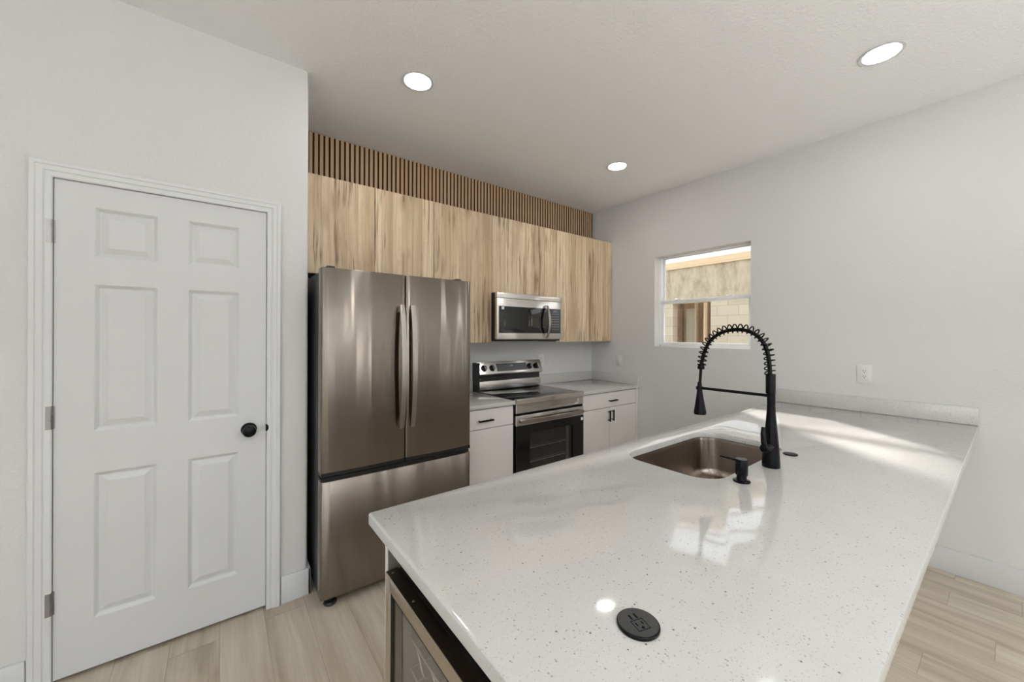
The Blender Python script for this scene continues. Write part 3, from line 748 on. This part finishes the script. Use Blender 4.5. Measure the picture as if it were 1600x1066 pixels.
MB().lathe([(.005, 0), (.005, .002)], (1.905, 2.984, 1.012), (0, -1, 0), 10).build('vent_screw', M['chrome'], st)

# ------------------------------------------------------------------ sink
sk = thing('kitchen_sink', 'undermount stainless sink set into the peninsula countertop', 'sink', (1.737, .833, CT-.24))
L = []
for ins, z in ((-.012, CT-.0325), (-.004, CT-.0335), (-.002, CT-.045), (.002, CT-.19), (.010, CT-.212), (.030, CT-.226), (.06, CT-.23), (.14, CT-.233)):
    L.append([(p[0], p[1], z) for p in rrect(SX0+ins, SX1-ins, SY0+ins, SY1-ins, max(SR-ins, .02) if ins < .07 else .02, 10)])
mb = MB(); mb.rings(L, caps=False)
top = [Vector(p) for p in L[-1]]; mb._add([tuple(p) for p in top], [tuple(range(len(top)))])
bmesh.ops.remove_doubles(mb.bm, verts=mb.bm.verts[:], dist=1e-5)
bo = mb.build('basin', M['steel_sink'], sk, angle=50)
md_ = bo.modifiers.new('thick', 'SOLIDIFY'); md_.thickness = .0015; md_.offset = 1
MB().lathe([(.0, 0), (.055, 0), (.056, .002), (.045, .003), (.040, .001), (0, .001)], (1.737, .833, CT-.2325), seg=28).build('drain', M['nickel'], sk)

# ------------------------------------------------------------------ faucet
FXC, FYC = 1.729, .580
fa = thing('kitchen_faucet', 'matte black spring pull-down kitchen faucet standing behind the sink', 'faucet', (FXC, FYC, CT))
MB().lathe([(.0, 0), (.0305, 0), (.0310, .003), (.0305, .02), (.0290, .05), (.0262, .09), (.0222, .135), (.0180, .180), (.0152, .215), (.0142, .245), (.0142, .30), (0, .30)], (FXC, FYC, CT), seg=36).build('body', M['black'], fa, angle=60)
MB().lathe([(0, 0), (.0155, 0), (.0170, .002), (.0170, .076), (.0158, .078), (0, .078)], (FXC, FYC+.002, 1.196), seg=30).build('collar', M['black'], fa)
arcp = [(.584, 1.262), (.585, 1.29), (.588, 1.325), (.594, 1.36), (.606, 1.393), (.627, 1.421), (.655, 1.440), (.690, 1.449), (.722, 1.449), (.755, 1.443), (.786, 1.428), (.812, 1.406), (.831, 1.378), (.844, 1.346), (.852, 1.312), (.856, 1.292)]
def smooth(P, n=8):
    out = []
    for i in range(len(P)-1):
        p0, p1, p2, p3 = [Vector(P[max(0, min(len(P)-1, i+k))]) for k in (-1, 0, 1, 2)]
        for k in range(n):
            t = k/n; out.append(.5*((2*p1)+(-p0+p2)*t+(2*p0-5*p1+4*p2-p3)*t*t+(-p0+3*p1-3*p2+p3)*t**3))
    out.append(Vector(P[-1])); return out
C = smooth([(a, b, 0) for a, b in arcp]); C = [Vector((FXC, p.x, p.y)) for p in C]
MB().tube(C, .0078, 12).build('hose', M['black'], fa, angle=60)
# helical spring around the hose
S_ = [0.]
for a, b in zip(C, C[1:]): S_.append(S_[-1]+(b-a).length)
tot = S_[-1]; turns = 25; hp = []; nn_ = turns*18
cen = Vector((FXC, .72, 1.32))
for i in range(nn_+1):
    a = 2*PI*turns*i/nn_; s = min(tot, max(0, tot*i/nn_+.92*tot/(2*PI*turns)*math.cos(a))); k = max(j for j in range(len(S_)) if S_[j] <= s+1e-9); k = min(k, len(C)-2)
    t = (s-S_[k])/(S_[k+1]-S_[k]); p = C[k].lerp(C[k+1], t); tg = (C[k+1]-C[k]).normalized()
    e1 = Vector((1, 0, 0)); e2 = tg.cross(e1).normalized()
    if e2.dot(p-cen) < 0: e2 = -e2
    curved = min(1, max(0, (p.z-1.30)/.08)); off = .0055*curved
    a = 2*PI*turns*i/nn_
    hp.append(p+e2*off+(e1*math.cos(a)+e2*math.sin(a))*.0178)
MB().tube(hp, .0027, 6).build('spring', M['black'], fa, angle=60)
MB().lathe([(0, 0), (.0125, 0), (.0150, .003), (.0150, .011), (.0128, .014), (.0128, .018), (.0150, .020), (.0150, .024), (0, .024)], (FXC, .8575, 1.272), seg=26).build('spring_cap', M['black'], fa)
MB().tube([(FXC, .858, 1.275), (FXC, .860, 1.24), (FXC, .8635, 1.195)], .0062, 12).build('hose_end', M['black'], fa)
hd = Vector((0, .0, -1))
MB().lathe([(0, 0), (.0078, 0), (.0095, .012), (.0108, .035), (.0125, .050), (.0160, .075), (.0215, .108), (.0255, .132), (.0262, .140), (.0245, .146), (0, .146)], (FXC, .864, 1.214), (0, -.02, -1), 30).build('spray_head', M['black'], fa, angle=50)
ar = MB().tube([(FXC, FYC+.008, 1.187), (FXC, .855, 1.187)], .0062, 12)
ar.lathe([(.0125, 0), (.0150, .0005), (.0150, .0135), (.0125, .014)], (FXC, .864, 1.180), seg=24).build('dock_arm', M['black'], fa)
hn = MB().lathe([(0, 0), (.018, 0), (.018, .030), (.0165, .034), (.0165, .036), (.0175, .038), (.0175, .048), (.014, .052), (0, .053)], (FXC-.016, FYC, CT+.082), (-1, 0, .0), 26)
lv = [(FXC-.058, FYC, CT+.086), (FXC-.060, FYC+.004, CT+.105), (FXC-.055, FYC+.008, CT+.135), (FXC-.047, FYC+.010, CT+.160)]
hn.tube(lv, [.010, .0105, .0095, .007], 12)
hn.lathe([(0, 0), (.010, .0), (.010, .008), (0, .009)], (FXC-.068, FYC+.002, CT+.084), (-1, 0, 0), 16)
hn.build('lever_handle', M['black'], fa, angle=50)

# soap dispenser
so = thing('soap_dispenser', 'short black soap dispenser with thin spout beside the sink', 'soap dispenser', (1.468, .583, CT))
MB().lathe([(0, 0), (.0275, 0), (.0275, .004), (.024, .006), (.017, .007), (.0160, .010), (.0160, .024), (0, .024)], (1.468, .583, CT), seg=30).build('base', M['black'], so)
MB().lathe([(0, .0), (.0195, .0), (.0200, .001), (.0200, .054), (.0192, .0555), (0, .0555)], (1.468, .583, CT+.0245), seg=30).build('pump_head', M['black'], so)
MB().tube([(1.467, .60, CT+.071), (1.463, .655, CT+.074)], [.0036, .0030], 10).build('spout', M['black'], so)

o = MB().lathe([(0, 0), (.027, 0), (.0275, .002), (.026, .0045), (.020, .0055), (0, .006)], (1.972, .588, CT), seg=30).build('hole_cover', M['black'])
tag(o, 'small flat black hole cover disc lying right of the faucet', 'hole cover')

# pop-up outlet
po = thing('countertop_outlet', 'round black pop-up power outlet in the peninsula countertop', 'outlet', (.592, .404, CT))
MB().lathe([(0, 0), (.0365, 0), (.0372, .001), (.0372, .0045), (.0358, .0058), (0, .0060)], (.592, .404, CT), seg=48).build('rim', M['black'], po)
fp = MB().lathe([(0, 0), (.0345, 0), (.0345, .0006), (0, .0006)], (.592, .404, CT+.0060), seg=48).build('face', M['popblack'], po)
ang = math.radians(-16); base_m = Matrix.Translation((.5895, .3975, CT+.0066)) @ Matrix.Rotation(ang, 4, 'Z')
sq = MB(); a = .0125; wln = .0011
for q in ((-a, a, a-wln, a), (-a, a, -a, -a+wln), (-a, -a+wln, -a, a), (a-wln, a, -a, a)): sq.box(*q, 0, .0003, mtx=base_m)
for q in ((-.0072, -.0050, -.0010, .0062), (.0050, .0070, -.0004, .0060)): sq.box(*q, 0, .0003, mtx=base_m)
sq.prism([(.0028*math.cos(t_*PI/6), .0028*math.sin(t_*PI/6)) for t_ in range(12)], 'z', 0, .0003)
for v in sq.bm.verts[-24:]: v.co = base_m @ (v.co+Vector((0, -.0070, 0)))
sq.build('socket_openings', M['dark'], fp)
us = MB()
for x in (-.0055, .0055): us.box(x-.0016, x+.0016, .0150, .0262, 0, .0003, mtx=base_m)
us.build('charging_ports', M['dark'], fp)

# ------------------------------------------------------------------ wall plates
def rot_plate(loc, face):
    """matrix taking (u right, v up, w out) to the wall: face 'x' looks to -x, 'y' looks to -y"""
    R = Matrix(((0, 0, -1), (-1, 0, 0), (0, 1, 0))) if face == 'x' else Matrix(((1, 0, 0), (0, 0, -1), (0, 1, 0)))
    return Matrix.Translation(loc) @ R.to_4x4()
def duplex(label, loc, face, decor=False):
    t = thing('wall_outlet', label, 'wall outlet', loc, 'white wall outlets'); mx = rot_plate(loc, face)
    p = MB().box(-.040, .040, -.0635, .0635, 0, .0055, bev=.003, mtx=mx).build('cover_plate', M['plastic'], t)
    s = MB().box(-.0168, .0168, -.0335, .0335, .0055, .0075, bev=.001, mtx=mx).build('receptacle', M['plastic'], t)
    q = MB()
    for c in (.0185, -.0185):
        q.box(-.0078, -.0050, c+.001, c+.0095, .0075, .0078, mtx=mx).box(.0052, .0076, c+.002, c+.009, .0075, .0078, mtx=mx).box(-.0026, .0026, c-.0085, c-.0035, .0075, .0078, mtx=mx)
    q.build('slots', M['dark'], s)
duplex('white double wall outlet above the peninsula backsplash', (XR, .6185, 1.1645), 'x')
duplex('white wall outlet partly hidden behind the stove console', (2.70, YB, 1.157), 'y')
loc = (XR, 2.643, 1.147); t = thing('light_switch', 'white rocker light switch beside the corner cabinets', 'light switch', loc); mx = rot_plate(loc, 'x')
MB().box(-.039, .039, -.059, .059, 0, .0055, bev=.003, mtx=mx).build('cover_plate', M['plastic'], t)
MB().box(-.0165, .0165, -.0335, .0335, .0055, .0085, bev=.0015, mtx=mx).build('rocker', M['plastic'], t)

# ------------------------------------------------------------------ recessed ceiling lights
def down(label, x, y, g='recessed ceiling lights'):
    t = thing('recessed_light', label, 'ceiling light', (x, y, CEIL), g)
    MB().lathe([(.074, .0005), (.084, .0), (.088, -.003), (.088, -.0045), (.0745, -.0045), (.0725, -.002), (.0725, .0005)], (x, y, CEIL-.001), seg=40).build('trim_ring', M['trim'], t)
    MB().lathe([(0, -.0022), (.0722, -.0022), (.0722, -.0038), (0, -.0040)], (x, y, CEIL), seg=40).build('lens', M['lens'], t)
down('round recessed ceiling light above the refrigerator', .887, 2.055)
down('round recessed ceiling light nearest the slat panel and right wall corner', 2.680, 2.047)
down('round recessed ceiling light above the peninsula, the largest in view', 2.671, .411)
for (x, y) in ((.887, .411), (-1.2, .4), (.4, -1.6), (-1.7, -1.6), (2.4, -3.4), (.4, -3.4), (-1.7, -3.4)):  # unseen downlights added to lift the walls and ceiling
    down('unseen round recessed ceiling light added to brighten the room', x, y, 'unseen recessed lights added as fill')

# ------------------------------------------------------------------ unseen fill lamps added behind the camera to brighten the room
M['globe'] = mat('glowing_fill_globe', (.9, .9, .88), .6)
b_ = M['globe'].node_tree.nodes['Principled BSDF']; b_.inputs['Emission Color'].default_value = (1, .99, .98, 1); b_.inputs['Emission Strength'].default_value = FILL_GLOBE
def globe(label, x, y, z):
    t = thing('fill_globe_lamp', label, 'fill lamp', (x, y, 0), 'unseen globe lamps added as fill')
    MB().lathe([(0, 0), (.14, 0), (.14, .012), (.02, .025), (0, .025)], (x, y, 0), seg=32).build('base', M['black'], t)
    MB().lathe([(.011, 0), (.011, z-.27)], (x, y, .02), seg=14).build('pole', M['black'], t)
    MB().lathe([(.25*math.sin(PI*k/20), -.25*math.cos(PI*k/20)) for k in range(21)], (x, y, z), seg=36).build('lamp_shade', M['globe'], t, angle=80)
globe('unseen white globe lamp added as fill behind the camera', 1.95, -2.2, 1.55)  # added out of view for fill and a streak on the refrigerator
M['fill_disc'] = mat('glowing_fill_disc', (.9, .9, .88), .6)
b_ = M['fill_disc'].node_tree.nodes['Principled BSDF']; b_.inputs['Emission Color'].default_value = (.90, .955, 1, 1); b_.inputs['Emission Strength'].default_value = FILL_UPLIGHT
for x, y in ((-1.9, -1.9), (1.1, -2.2), (-.5, -2.2)):  # unseen uplights added only to brighten the ceiling
    t = thing('fill_torchiere', 'unseen black torchiere added to brighten the ceiling', 'fill lamp', (x, y, 0), 'unseen torchieres added as fill')
    MB().lathe([(0, 0), (.14, 0), (.14, .012), (.02, .025), (0, .025)], (x, y, 0), seg=32).build('base', M['black'], t)
    MB().lathe([(.011, 0), (.011, 1.38)], (x, y, .02), seg=14).build('pole', M['black'], t)
    MB().lathe([(.02, 0), (.10, .03), (.19, .10), (.187, .10), (.10, .035), (.02, .008)], (x, y, 1.39), seg=36).build('lamp_shade', M['black'], t, angle=80)
    MB().lathe([(0, 0), (.165, 0), (.165, .006), (0, .006)], (x, y, 1.476), seg=32).build('fill_lamp_disc', M['fill_disc'], t)
